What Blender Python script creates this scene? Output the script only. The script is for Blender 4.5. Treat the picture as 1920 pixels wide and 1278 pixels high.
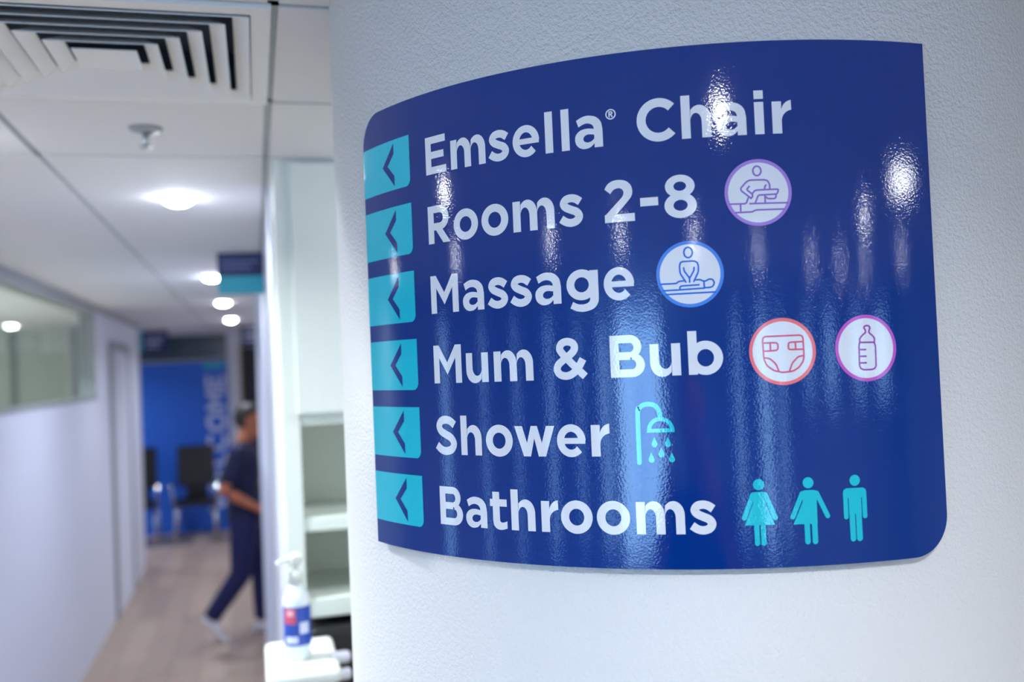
import bpy, bmesh, math, random
from mathutils import Vector, Matrix
random.seed(7)
for o in list(bpy.data.objects):
    bpy.data.objects.remove(o)
SC = bpy.context.scene
COL = SC.collection

# ------------------------------------------------------------------ camera, world, exposure
CAM_H = 1.9                                  # lens height; the ceiling hangs 0.55 m above it
YAW, PITCH, ROLL, FPX = math.radians(15.15), 0.02391, -0.04213, 1787.44
F = Vector((math.sin(YAW), math.cos(YAW), 0)); RT = Vector((math.cos(YAW), -math.sin(YAW), 0)); UP = Vector((0, 0, 1))
fwd = F * math.cos(PITCH) + UP * math.sin(PITCH)
up0 = UP * math.cos(PITCH) - F * math.sin(PITCH)
right = RT * math.cos(ROLL) + up0 * math.sin(ROLL)
up = up0 * math.cos(ROLL) - RT * math.sin(ROLL)
cam = bpy.data.cameras.new('camera'); camo = bpy.data.objects.new('camera', cam); COL.objects.link(camo)
M = Matrix((right, up, -fwd)).transposed().to_4x4(); M.translation = (0, 0, CAM_H)
camo.matrix_world = M
cam.sensor_fit = 'HORIZONTAL'; cam.sensor_width = 36.0; cam.lens = 36.0 * FPX / 1920
cam.clip_start = 0.02
cam.dof.use_dof = True; cam.dof.focus_distance = 1.09; cam.dof.aperture_fstop = 2.6; cam.dof.aperture_blades = 0
SC.camera = camo
W = bpy.data.worlds.new('world'); SC.world = W; W.use_nodes = True
W.node_tree.nodes['Background'].inputs[0].default_value = (0.75, 0.86, 1, 1)
W.node_tree.nodes['Background'].inputs[1].default_value = 0.6
vs = SC.view_settings
vs.view_transform = 'Standard'; vs.look = 'None'; vs.gamma = 1.0; vs.use_curve_mapping = False
vs.exposure = 0.98

# ------------------------------------------------------------------ helpers
def lin(c):
    return tuple(((v / 255) / 12.92 if v / 255 <= 0.04045 else ((v / 255 + 0.055) / 1.055) ** 2.4) for v in c)
MATS = {}
def mat(name, rgb, rough=0.5, metal=0.0, bump=None, emit=0.0, vary=None, spec=0.5):
    if name in MATS: return MATS[name]
    m = bpy.data.materials.new(name); m.use_nodes = True; nt = m.node_tree
    b = nt.nodes['Principled BSDF']; c = lin(rgb) + (1,)
    b.inputs['Base Color'].default_value = c; b.inputs['Roughness'].default_value = rough
    b.inputs['Metallic'].default_value = metal; b.inputs['Specular IOR Level'].default_value = spec
    if emit:
        b.inputs['Emission Color'].default_value = c; b.inputs['Emission Strength'].default_value = emit
    tc = nt.nodes.new('ShaderNodeTexCoord')
    if bump:
        prev = None
        for scale, dist in bump:
            n = nt.nodes.new('ShaderNodeTexNoise'); n.inputs['Scale'].default_value = scale
            n.inputs['Detail'].default_value = 2.0
            nt.links.new(tc.outputs['Object'], n.inputs['Vector'])
            bp = nt.nodes.new('ShaderNodeBump'); bp.inputs['Strength'].default_value = 1.0
            bp.inputs['Distance'].default_value = dist
            nt.links.new(n.outputs['Fac'], bp.inputs['Height'])
            if prev: nt.links.new(prev.outputs[0], bp.inputs['Normal'])
            prev = bp
        nt.links.new(prev.outputs[0], b.inputs['Normal'])
    if vary:
        n = nt.nodes.new('ShaderNodeTexNoise'); n.inputs['Scale'].default_value = vary[0]; n.inputs['Detail'].default_value = 4
        nt.links.new(tc.outputs['Object'], n.inputs['Vector'])
        mx = nt.nodes.new('ShaderNodeMix'); mx.data_type = 'RGBA'
        mx.inputs['A'].default_value = c; mx.inputs['B'].default_value = lin(vary[1]) + (1,)
        nt.links.new(n.outputs['Fac'], mx.inputs['Factor']); nt.links.new(mx.outputs['Result'], b.inputs['Base Color'])
    MATS[name] = m
    return m

def setp(o, label=None, cat=None, group=None, kind=None):
    if label: o['label'] = label
    if cat: o['category'] = cat
    if group: o['group'] = group
    if kind: o['kind'] = kind
    return o
def thing(name, loc, label, cat, group=None):
    o = bpy.data.objects.new(name, None); o.empty_display_size = 0.05; COL.objects.link(o); o.location = loc
    return setp(o, label, cat, group)
def link(name, me, m, parent=None, loc=None, smooth=False):
    o = bpy.data.objects.new(name, me); COL.objects.link(o)
    if m and not me.materials: me.materials.append(m)
    if parent: o.parent = parent
    if loc is not None: o.location = loc
    if smooth:
        for p in me.polygons: p.use_smooth = True
    return o
def mesh(name, verts, faces):
    me = bpy.data.meshes.new(name); me.from_pydata([tuple(v) for v in verts], [], faces); me.update(); return me
def wloc(p):
    v = Vector((0, 0, 0))
    while p: v += p.location; p = p.parent
    return v
def bm_obj(name, bm, m, parent=None, smooth=False, origin=None):
    """bm in world coordinates; parents are location-only, so shift into the parent's frame"""
    base = wloc(parent) if parent else Vector((0, 0, 0))
    o0 = Vector(origin) if origin is not None else base
    bmesh.ops.recalc_face_normals(bm, faces=bm.faces)
    bmesh.ops.translate(bm, verts=bm.verts, vec=-o0)
    me = bpy.data.meshes.new(name); bm.to_mesh(me); bm.free()
    if smooth:
        for p in me.polygons: p.use_smooth = True
    return link(name, me, m, parent, o0 - base)
def add_box(bm, x0, x1, y0, y1, z0, z1, bev=0.0, seg=2):
    r = bmesh.ops.create_cube(bm, size=1.0)
    for v in r['verts']:
        v.co = Vector(((x0 + x1) / 2 + v.co.x * (x1 - x0), (y0 + y1) / 2 + v.co.y * (y1 - y0), (z0 + z1) / 2 + v.co.z * (z1 - z0)))
    if bev:
        es = {e for v in r['verts'] for e in v.link_edges}
        bmesh.ops.bevel(bm, geom=list(es), offset=bev, segments=seg, affect='EDGES', profile=0.5)
def box(name, x0, x1, y0, y1, z0, z1, m, parent=None, bev=0.0, seg=2, top=False):
    bm = bmesh.new(); add_box(bm, x0, x1, y0, y1, z0, z1, bev, seg)
    return bm_obj(name, bm, m, parent, origin=None if parent else ((x0 + x1) / 2, (y0 + y1) / 2, z0))
def struct(o): o['kind'] = 'structure'; return o
def add_lathe(bm, prof, cx, cy, n=32, axis='z'):
    rings = []
    for r, h in prof:
        ring = []
        for k in range(n):
            a = 2 * math.pi * k / n; c, s = r * math.cos(a), r * math.sin(a)
            ring.append(bm.verts.new((cx + c, cy + s, h)))
        rings.append(ring)
    for A, B in zip(rings, rings[1:]):
        for k in range(n):
            bm.faces.new((A[k], A[(k + 1) % n], B[(k + 1) % n], B[k]))
    bm.faces.new(rings[0][::-1]); bm.faces.new(rings[-1])
def lathe(name, prof, cx, cy, m, parent=None, n=32, smooth=True):
    bm = bmesh.new(); add_lathe(bm, prof, cx, cy, n)
    o = bm_obj(name, bm, m, parent, origin=None if parent else (cx, cy, prof[0][1]))
    if smooth:
        for p in o.data.polygons: p.use_smooth = len(p.vertices) == 4
    return o
def add_tube(bm, pts, r, n=10):
    pts = [Vector(p) for p in pts]; rings = []
    rs = r if isinstance(r, (list, tuple)) else [r] * len(pts)
    for i, p in enumerate(pts):
        t = (pts[min(i + 1, len(pts) - 1)] - pts[max(i - 1, 0)]).normalized()
        a = t.cross(Vector((0, 0, 1)));
        if a.length < 1e-3: a = t.cross(Vector((1, 0, 0)))
        a.normalize(); b = t.cross(a)
        rings.append([bm.verts.new(p + (a * math.cos(2 * math.pi * k / n) + b * math.sin(2 * math.pi * k / n)) * rs[i]) for k in range(n)])
    for A, B in zip(rings, rings[1:]):
        for k in range(n): bm.faces.new((A[k], A[(k + 1) % n], B[(k + 1) % n], B[k]))
    bm.faces.new(rings[0]); bm.faces.new(rings[-1][::-1])
def tube(name, pts, r, m, parent, n=10):
    bm = bmesh.new(); add_tube(bm, pts, r, n); return bm_obj(name, bm, m, parent, smooth=True)
def copy_tree(root, loc, label, group=None):
    r = root.copy(); COL.objects.link(r); r.location = loc; setp(r, label, None, group)
    for ch in list(root.children):
        c = ch.copy(); COL.objects.link(c); c.parent = r
        for g in ch.children:
            d = g.copy(); COL.objects.link(d); d.parent = c
    return r

# ------------------------------------------------------------------ materials
ORANGE_PEEL = [(420.0, 0.00008), (45.0, 0.00006)]
m_wall = mat('wall_paint', (216, 219, 232), 0.55, bump=[(150, 0.0006)])
m_wall_g = mat('grey_green_paint', (196, 206, 202), 0.6)
m_room = mat('room_paint', (176, 183, 190), 0.6)
m_column = mat('textured_column_paint', (243, 242, 240), 0.42, bump=[(210, 0.0015), (520, 0.0005)])
m_tile = mat('ceiling_tile_white', (214, 216, 219), 0.8)
m_grid = mat('ceiling_grid_grey', (158, 168, 172), 0.6)
m_white = mat('white_laminate', (214, 219, 212), 0.4)
m_inside = mat('cabinet_interior', (214, 222, 212), 0.45)
m_frame = mat('grey_frame', (150, 156, 160), 0.4)
m_dark = mat('dark_void', (14, 16, 22), 0.6)
m_black = mat('black_plastic', (10, 11, 14), 0.35)
m_chrome = mat('chrome', (200, 204, 210), 0.15, 1.0)
m_alu = mat('aluminium', (190, 195, 200), 0.3, 0.9)
m_lens = mat('lamp_lens', (244, 247, 255), 0.4, emit=60.0)
m_bigl = mat('lamp_panel_lens', (244, 250, 255), 0.4, emit=22.0)
m_vent = mat('vent_white', (224, 226, 226), 0.45)
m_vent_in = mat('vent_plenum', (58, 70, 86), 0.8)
m_signblue = mat('sign_blue', (0, 53, 138), 0.05, bump=ORANGE_PEEL, spec=0.62)
m_signdark = mat('sign_edge', (70, 58, 70), 0.5)
m_teal = mat('sign_teal', (0, 204, 228), 0.05, bump=ORANGE_PEEL, spec=0.85)
m_teal2 = mat('sign_symbol_teal', (0, 204, 220), 0.05, bump=ORANGE_PEEL, spec=0.85)
m_letter = mat('sign_white', (240, 243, 249), 0.05, bump=ORANGE_PEEL, spec=0.85)
m_badge = {1: mat('ring_violet', (176, 142, 226), 0.1), 2: mat('ring_blue', (82, 146, 240), 0.1),
           3: mat('ring_coral', (255, 128, 132), 0.1), 4: mat('ring_magenta', (208, 98, 206), 0.1)}
m_pict = {1: mat('line_violet', (152, 118, 208), 0.1), 2: mat('line_blue', (40, 118, 220), 0.1),
          3: mat('line_rose', (232, 100, 132), 0.1), 4: mat('line_purple', (172, 72, 180), 0.1)}
m_navy = mat('navy_sign', (22, 32, 92), 0.4)
m_skyteal = mat('teal_sign', (40, 176, 196), 0.4)
m_paletext = mat('pale_print', (205, 212, 235), 0.5)
m_graphic = mat('blue_wall_print', (24, 112, 216), 0.5, vary=(0.9, (34, 84, 206)))

def glass_mat():
    m = bpy.data.materials.new('window_glass'); m.use_nodes = True; nt = m.node_tree
    out = nt.nodes['Material Output']; nt.nodes.remove(nt.nodes['Principled BSDF'])
    tr = nt.nodes.new('ShaderNodeBsdfTransparent'); tr.inputs[0].default_value = (0.9, 0.95, 0.94, 1)
    gl = nt.nodes.new('ShaderNodeBsdfGlossy'); gl.inputs['Roughness'].default_value = 0.02
    lw = nt.nodes.new('ShaderNodeLayerWeight'); lw.inputs['Blend'].default_value = 0.5
    pw = nt.nodes.new('ShaderNodeMath'); pw.operation = 'POWER'; pw.inputs[1].default_value = 5.0
    fr = nt.nodes.new('ShaderNodeMath'); fr.operation = 'MULTIPLY_ADD'; fr.inputs[1].default_value = 0.45; fr.inputs[2].default_value = 0.02
    nt.links.new(lw.outputs['Facing'], pw.inputs[0]); nt.links.new(pw.outputs[0], fr.inputs[0])
    mx = nt.nodes.new('ShaderNodeMixShader')
    nt.links.new(fr.outputs[0], mx.inputs[0]); nt.links.new(tr.outputs[0], mx.inputs[1]); nt.links.new(gl.outputs[0], mx.inputs[2])
    nt.links.new(mx.outputs[0], out.inputs[0]); return m
m_glass = glass_mat()

def floor_mat():
    m = bpy.data.materials.new('wood_look_vinyl'); m.use_nodes = True; nt = m.node_tree; b = nt.nodes['Principled BSDF']
    tc = nt.nodes.new('ShaderNodeTexCoord'); mp = nt.nodes.new('ShaderNodeMapping'); mp.inputs['Rotation'].default_value = (0, 0, math.pi / 2)
    br = nt.nodes.new('ShaderNodeTexBrick'); br.inputs['Scale'].default_value = 1.0
    br.inputs['Brick Width'].default_value = 1.2; br.inputs['Row Height'].default_value = 0.18; br.inputs['Mortar Size'].default_value = 0.002
    br.inputs['Color1'].default_value = lin((190, 168, 150)) + (1,); br.inputs['Color2'].default_value = lin((168, 148, 134)) + (1,)
    br.inputs['Mortar'].default_value = lin((120, 104, 92)) + (1,)
    no = nt.nodes.new('ShaderNodeTexNoise'); no.inputs['Scale'].default_value = 3.0; no.inputs['Detail'].default_value = 6
    mp2 = nt.nodes.new('ShaderNodeMapping'); mp2.inputs['Scale'].default_value = (8, 0.8, 1)
    mx = nt.nodes.new('ShaderNodeMix'); mx.data_type = 'RGBA'; mx.blend_type = 'MULTIPLY'; mx.inputs['Factor'].default_value = 0.25
    nt.links.new(tc.outputs['Object'], mp.inputs[0]); nt.links.new(mp.outputs[0], br.inputs[0])
    nt.links.new(tc.outputs['Object'], mp2.inputs[0]); nt.links.new(mp2.outputs[0], no.inputs[0])
    nt.links.new(br.outputs['Color'], mx.inputs['A']); nt.links.new(no.outputs['Color'], mx.inputs['B'])
    nt.links.new(mx.outputs['Result'], b.inputs['Base Color']); b.inputs['Roughness'].default_value = 0.42
    return m
m_floor = floor_mat()

# ------------------------------------------------------------------ the room shell
CZ = 2.45
XL, XR = -1.13, 0.055                         # faces of the corridor's walls
struct(box('floor', -5, 5.6, -6, 15, -0.12, 0, m_floor))
ceil = struct(box('ceiling', -5, 5.6, -6, 15, CZ + 0.09, CZ + 0.18, m_grid))
def tile(x0, x1, y0, y1, g=0.008):
    box('ceiling_tile', x0 + g, x1 - g, y0 + g, y1 - g, CZ, CZ + 0.06, m_tile, ceil)
ys_near = [0.41, 0.93, 1.45, 1.975, 2.49]
xs = [-2.3, -1.7, -1.1, -0.485, 0.045, 0.62, 1.2]
for j in range(len(ys_near) - 1):
    for i in range(len(xs) - 1):
        if (i, j) == (3, 2): continue          # the air vent sits in this bay
        tile(xs[i], xs[i + 1], ys_near[j], ys_near[j + 1])
ys_far = [2.49, 4.3, 6.12, 7.95, 9.75, 11.5, 13.3, 15]
for j in range(len(ys_far) - 1):
    for a, b_ in ((-5, -1.1), (-1.1, -0.485), (-0.485, 0.045), (0.045, 5.6)):
        tile(a, b_, ys_far[j], ys_far[j + 1], 0.007)
for a, b_, c, d in ((-5, 5.6, -6, 0.41), (-5, -2.3, 0.41, 2.49), (1.2, 5.6, 0.41, 2.49)):
    tile(a, b_, c, d)

for x_ in xs[1:-1]:
    if x_ in (-0.485, 0.045): continue
    box('grid_bar', x_ - 0.009, x_ + 0.009, 0.41, 2.49, CZ + 0.003, CZ + 0.05, m_grid, ceil)
for x_ in (-1.1, -0.485, 0.045): box('grid_bar', x_ - 0.009, x_ + 0.009, 0.41, 15, CZ + 0.003, CZ + 0.05, m_grid, ceil)
for y_ in ys_near + ys_far[1:-1]: box('grid_bar', -5 if y_ > 2.5 else -2.3, 5.6 if y_ > 2.5 else 1.2, y_ - 0.009, y_ + 0.009, CZ + 0.003, CZ + 0.05, m_grid, ceil)

# open room behind the camera
struct(box('wall_left', -5.1, -5, -6, 3.8, 0, CZ, m_room))
struct(box('wall_right', 5.6, 5.7, -6, 3.0, 0, CZ, m_room))
def back_wall(name, x0, x1, y0, y1, holes, axis, parent=None):
    """a wall box with rectangular openings along its length; holes = (a0, a1, z0, z1)"""
    bm = bmesh.new(); lo, hi = (x0, x1) if axis == 0 else (y0, y1); cur = lo
    for a0, a1, z0, z1 in holes:
        for s0, s1, za, zb in ((cur, a0, 0, CZ), (a0, a1, 0, z0), (a0, a1, z1, CZ)):
            if s1 - s0 > 1e-4 and zb - za > 1e-4:
                if axis == 0: add_box(bm, s0, s1, y0, y1, za, zb)
                else: add_box(bm, x0, x1, s0, s1, za, zb)
        cur = a1
    if hi - cur > 1e-4:
        if axis == 0: add_box(bm, cur, hi, y0, y1, 0, CZ)
        else: add_box(bm, x0, x1, cur, hi, 0, CZ)
    return bm_obj(name, bm, m_room, None, origin=((x0 + x1) / 2, (y0 + y1) / 2, 0))
struct(back_wall('wall_rear', -5, 5.6, -6.1, -6, [], 0))
# unseen glowing windows, added for the sign's blue streaks and soft light: (wall, centre along the wall, width, bottom, top, strength)
GLOW_WINDOWS = [('rear', -4.35, 1.2, 0.05, 2.3, 4.5), ('rear', -0.75, 0.18, 0.4, 2.2, 3.0), ('rear', 0.15, 0.34, 0.3, 2.2, 3.4), ('rear', 0.72, 0.16, 0.4, 2.2, 2.5),
           ('rear', 1.7, 0.22, 1.5, 2.2, 2.4), ('rear', 2.5, 0.34, 1.5, 2.2, 2.8), ('rear', 3.6, 0.35, 1.5, 2.2, 2.6), ('rear', 4.7, 0.6, 1.5, 2.2, 2.4),
           ('left', -5.25, 1.3, 0.05, 2.3, 5.0), ('left', -3.9, 0.5, 0.3, 2.2, 2.4), ('left', -2.7, 0.2, 0.5, 2.2, 2.0), ('left', -1.6, 0.25, 0.5, 2.2, 2.0), ('left', -0.4, 0.14, 0.5, 2.2, 1.6), ('left', 0.7, 0.14, 0.5, 2.2, 1.6), ('left', 2.1, 0.3, 0.5, 2.2, 1.6)]
def glow_mat(L):
    n = 'window_glow_%.1f' % L
    return mat(n, (158, 208, 252), 0.1, emit=L)
for k, (wl_, c_, w_, z0_, z1_, L_) in enumerate(GLOW_WINDOWS):
    a, b_ = c_ - w_ / 2, c_ + w_ / 2
    if wl_ == 'rear':
        wn = struct(box('window_%d' % (k + 3), a, b_, -6.0, -5.985, z0_, z1_, glow_mat(L_)))
        for q in ((a - 0.04, a, z0_ - 0.04, z1_ + 0.04), (b_, b_ + 0.04, z0_ - 0.04, z1_ + 0.04), (a, b_, z1_, z1_ + 0.04), (a, b_, z0_ - 0.04, z0_)): box('window_frame', q[0], q[1], -6.0, -5.96, q[2], q[3], m_frame, wn)
    else:
        wn = struct(box('window_%d' % (k + 3), -5.0, -4.985, a, b_, z0_, z1_, glow_mat(L_)))
        for q in ((a - 0.04, a, z0_ - 0.04, z1_ + 0.04), (b_, b_ + 0.04, z0_ - 0.04, z1_ + 0.04), (a, b_, z1_, z1_ + 0.04), (a, b_, z0_ - 0.04, z0_)): box('window_frame', -5.0, -4.96, q[0], q[1], q[2], q[3], m_frame, wn)
# end wall of the open room, left of the corridor mouth
struct(box('wall_end', -5, XL - 0.1, 3.8, 3.9, 0, CZ, m_room))

# corridor: left wall with a long window
WY0, WY1, WZ0, WZ1 = 4.0, 7.56, 1.765, 2.41
bm = bmesh.new()
add_box(bm, XL - 0.1, XL, 3.8, WY0, 0, CZ); add_box(bm, XL - 0.1, XL, WY0, WY1, 0, WZ0); add_box(bm, XL - 0.1, XL, WY0, WY1, WZ1, CZ)
add_box(bm, XL - 0.1, XL, WY1, 10.37, 0, CZ)
wl = struct(bm_obj('wall_corridor', bm, m_wall, None, origin=(XL, 7, 0)))
w1 = struct(box('window_1', XL - 0.055, XL - 0.045, WY0, WY1, WZ0, WZ1, m_glass))
for nm, a in (('window_sill', (WY0, WY1, WZ0, WZ0 + 0.02)), ('window_frame', (WY1 - 0.03, WY1, WZ0, WZ1)), ('window_frame', (WY0, WY0 + 0.03, WZ0, WZ1)), ('window_frame', (WY0, WY1, WZ1 - 0.02, WZ1))):
    box(nm, XL - 0.09, XL + 0.006, a[0], a[1], a[2], a[3], m_frame, w1)
struct(box('trim_1', XL, XL + 0.012, 3.8, 10.37, CZ - 0.03, CZ, m_frame))  # grey strip stands in for the dark shadow gap below the ceiling
# flush door further along with its grey frame
d1 = struct(box('door_1', XL, XL + 0.012, 8.36, 9.3, 0, 2.12, m_wall))
box('door_frame', XL, XL + 0.022, 8.22, 8.33, 0, 2.16, m_frame, d1)
box('door_frame', XL, XL + 0.022, 9.33, 9.4, 0, 2.16, m_frame, d1)
box('door_frame', XL, XL + 0.022, 8.22, 9.4, 2.16, 2.22, m_frame, d1)
# room seen through the window
struct(box('wall_office', -4.1, -4.0, 3.9, 10.4, 0, CZ, m_wall_g))
struct(box('wall_office_end', -4.0, XL - 0.1, 10.27, 10.37, 0, CZ, m_wall_g))
for k in range(5):
    x0 = -3.95 + k * 0.55
    struct(box('trim_%d' % (k + 3), x0, x0 + 0.05, 10.235, 10.27, 0, CZ, m_frame))

# corridor: right wall, then an opening the walker turns into
struct(box('wall_side', XR, XR + 0.12, 2.87, 6.55, 0, CZ, m_wall))
struct(box('trim_2', XR - 0.042, XR + 0.12, 6.55, 6.62, 0, CZ, m_wall, bev=0.004))
struct(box('wall_niche', XR + 0.12, 5.6, 2.87, 2.97, 0, CZ, m_wall_g))
struct(box('wall_side_far', XR + 1.6, XR + 1.7, 6.6, 12.4, 0, CZ, m_wall))
struct(box('wall_side_return', XR + 0.12, XR + 1.6, 6.55, 6.62, 0, CZ, m_wall))
# far end
struct(box('wall_far', -4, 1.8, 12.42, 12.52, 0, CZ, m_wall))
struct(box('wall_lobby', -4.1, -4.0, 10.37, 12.52, 0, CZ, m_wall))

# ------------------------------------------------------------------ round column
t_sil = Vector((-0.18, 0.98, 0)).normalized()
AX = RT * 0.27463 + F * 1.54492                        # axis of the sign's curve
CA = AX + (RT * t_sil.x + F * t_sil.y) * 0.010         # axis of the column
CR = 0.5432
bm = bmesh.new(); add_lathe(bm, [(CR, 0), (CR, CZ)], CA.x, CA.y, 256)
colo = bm_obj('round_column', bm, m_column, None, origin=(CA.x, CA.y, 0))
for p in colo.data.polygons: p.use_smooth = len(p.vertices) == 4
setp(colo, 'thick white round column with rough painted plaster, carrying the blue sign', 'column')

# ------------------------------------------------------------------ the curved sign, laid out in millimetres on the cylinder
RS = 0.54637; SL = -0.54696; ZB = CAM_H - 0.22372; SW, SH = 736.3, 553.0; CRN = 44.0
def wrap(s, z, off=0.0):
    a = (s / 1000 + SL) / RS; r = RS + off / 1000
    p = AX + RT * (r * math.sin(a)) - F * (r * math.cos(a))
    return Vector((p.x, p.y, ZB + z / 1000))
base = wrap(SW / 2, 0)
sign = thing('directional_sign', base, 'large glossy blue curved directional sign with white lettering on the round column', 'sign')
def radial(me, o):
    for p in me.polygons: p.use_smooth = True
    ns = []
    for v in me.vertices:
        n = v.co + o - AX; ns.append(Vector((n.x, n.y, 0)).normalized())
    me.normals_split_custom_set_from_vertices(ns)
def flat(name, polys, m, parent, off=0.35):
    """print laid on the curved face: polygons in millimetres, bent onto the cylinder"""
    V, Fc = [], []; o = wloc(parent)
    for pl in polys:
        i = len(V); V += [wrap(s, z, off) - o for s, z in pl]; Fc.append(list(range(i, i + len(pl))))
    me = mesh(name, V, Fc)
    bm = bmesh.new(); bm.from_mesh(me)
    for f in bm.faces:
        n = f.calc_center_median() + o - Vector((AX.x, AX.y, 0)); n.z = 0
        if f.normal.dot(n) < 0: f.normal_flip()
    bm.to_mesh(me); bm.free(); radial(me, o)
    return link(name, me, m, parent)
def zlim(s):
    lo, hi = 0.0, SH
    if s < CRN: hi = SH - CRN + math.sqrt(max(0, CRN ** 2 - (CRN - s) ** 2))
    if s > SW - CRN: lo = CRN - math.sqrt(max(0, CRN ** 2 - (s - SW + CRN) ** 2))
    return lo, hi
ss = [CRN * (1 - math.cos(math.pi / 2 * k / 16)) for k in range(17)]
n_mid = 90
ss += [CRN + (SW - 2 * CRN) * k / n_mid for k in range(1, n_mid)]
ss += [SW - CRN + CRN * math.sin(math.pi / 2 * k / 16) for k in range(17)]
V, Fc = [], []
for s in ss:
    lo, hi = zlim(s)
    V += [wrap(s, lo, -0.02) - base, wrap(s, hi, -0.02) - base, wrap(s, lo, -2.5) - base, wrap(s, hi, -2.5) - base]
for i in range(len(ss) - 1):
    a, b_ = 4 * i, 4 * i + 4
    Fc += [(a, b_, b_ + 1, a + 1), (a + 2, a + 3, b_ + 3, b_ + 2), (a + 1, b_ + 1, b_ + 3, a + 3), (a, a + 2, b_ + 2, b_)]
e = 4 * (len(ss) - 1)
Fc += [(0, 1, 3, 2), (e, e + 2, e + 3, e + 1)]
link('backing', mesh('backing', V, Fc), m_signdark, sign)
polys = []
for a, b_ in zip(ss, ss[1:]):
    (l0, h0), (l1, h1) = zlim(a), zlim(b_); polys.append([(a, l0), (b_, l1), (b_, h1), (a, h0)])
panel = flat('face', polys, m_signblue, sign, 0.0)
for s, z in ((60, 60), (60, 480), (690, 70), (690, 500)):
    p0 = wrap(s, z, -2.5); d = (Vector((CA.x, CA.y, p0.z)) - p0).normalized()
    dist = (Vector((CA.x, CA.y, p0.z)) - p0).length - CR
    tube('standoff', [p0, p0 + d * (dist + 0.0015)], 0.006, m_alu, sign, 12)

# arrow tiles down the left edge
def rrect(x0, x1, z0, z1, r=0.0, n=26):
    """strip polygons of a rectangle whose lower right corner is rounded"""
    out = []; S = [x0 + (x1 - x0) * k / n for k in range(n + 1)]
    if r: S = [s for s in S if s < x1 - r] + [x1 - r + r * math.sin(math.pi / 2 * k / 8) for k in range(9)]
    f = lambda s: z0 + (r - math.sqrt(max(0, r * r - (s - x1 + r) ** 2)) if r and s > x1 - r else 0)
    for a, b_ in zip(S, S[1:]): out.append([(a, f(a)), (b_, f(b_)), (b_, z1), (a, z1)])
    return out
for k in range(6):
    zt = 509.6 - 83.47 * k; zc = zt - 31.3; zb_ = zt - 62.4
    polys = []
    for p in rrect(0.3, 111.8, zb_, zt, 9):
        polys.append([(s, min(z, zlim(s)[1])) for s, z in p])
    t = flat('arrow_tile', polys, m_teal, sign)
    flat('chevron', [[(53.3, zc), (65, zc), (79.5, zc + 14), (79.5, zc + 27)], [(53.3, zc), (79.5, zc - 27), (79.5, zc - 14), (65, zc)]], m_signblue, t, 0.6)

# --- lettering: a geometric bold sans drawn as strips between an outer and an inner edge (units mm, cap height 45)
def cr(pts, n=6):
    P = [Vector(p) for p in pts]; P = [2 * P[0] - P[1]] + P + [2 * P[-1] - P[-2]]; out = []
    for i in range(1, len(P) - 2):
        for k in range(n):
            t = k / n; a, b_, c, d = P[i - 1], P[i], P[i + 1], P[i + 2]
            out.append(0.5 * (2 * b_ + (c - a) * t + (2 * a - 5 * b_ + 4 * c - d) * t * t + (3 * b_ - a - 3 * c + d) * t ** 3))
    out.append(P[-2]); return [(v.x, v.y) for v in out]
def strip(A, B): return [[A[i], A[i + 1], B[i + 1], B[i]] for i in range(len(A) - 1)]
def cstrip(A, B, n=6): return strip(cr(A, n), cr(B, n))
def rect(x0, x1, y0, y1):
    n = max(1, int((x1 - x0) / 6)); out = []
    for k in range(n):
        a, b_ = x0 + (x1 - x0) * k / n, x0 + (x1 - x0) * (k + 1) / n; out.append([(a, y0), (b_, y0), (b_, y1), (a, y1)])
    return out
def ell(cx, cy, rx, ry, a0, a1, n=40):
    return [(cx + rx * math.cos(math.radians(a0 + (a1 - a0) * k / n)), cy + ry * math.sin(math.radians(a0 + (a1 - a0) * k / n))) for k in range(n + 1)]
def ring(cx, cy, rx, ry, ix, iy, a0=0, a1=360, n=48, b0=None, b1=None):
    return strip(ell(cx, cy, rx, ry, a0, a1, n), ell(cx, cy, ix, iy, a0 if b0 is None else b0, a1 if b1 is None else b1, n))
def stroke(pts, w, smooth=True, round_ends=False, n=6):
    Q = cr(pts, n) if smooth and len(pts) > 2 else pts
    P = [Vector(Q[0])]
    for a, b_ in zip(Q, Q[1:]):                # short pieces, so that the print hugs the curve
        m_ = max(1, int(math.dist(a, b_) / 4)); P += [Vector(a).lerp(Vector(b_), k / m_) for k in range(1, m_ + 1)]
    A, B = [], []
    for i, p in enumerate(P):
        a = P[i] - P[i - 1] if i else P[1] - P[0]; b_ = P[i + 1] - P[i] if i < len(P) - 1 else a
        a.normalize(); b_.normalize(); t = a + b_
        if t.length < 1e-6: t = a
        t.normalize(); nrm = Vector((-t.y, t.x)); sc = 1 / max(0.5, abs(Vector((-a.y, a.x)).dot(nrm)))
        A.append(tuple(p + nrm * w / 2 * sc)); B.append(tuple(p - nrm * w / 2 * sc))
    out = strip(A, B)
    if round_ends:
        for p in (P[0], P[-1]): out += [[tuple(p)] + [q for q in seg] for seg in zip(ell(p.x, p.y, w / 2, w / 2, 0, 360, 14), ell(p.x, p.y, w / 2, w / 2, 0, 360, 14)[1:])]
    return out
def arch(x0, xi, xo, yi=26.6, yo=35.0):
    """arch springing from a stem whose right side is x0 to a leg between xi and xo"""
    icx, irx = (x0 + xi) / 2, (xi - x0) / 2
    ocx = x0 + (xo - x0) * 0.44; orx = xo - ocx
    inn = ell(icx, 17.5, irx, yi - 17.5, 0, 168, 24); out = ell(ocx, 20.0, orx, yo - 20.0, 0, 138, 24)
    return strip(out, inn) + [[(xi, 17.5), (xo, 20.0), (xo, 0), (xi, 0)]]
def g_u():
    return [[(32 - x, 34 - y) for x, y in p] for p in (rect(0, 9.4, 0, 34) + arch(9.4, 22.6, 32))]
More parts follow.
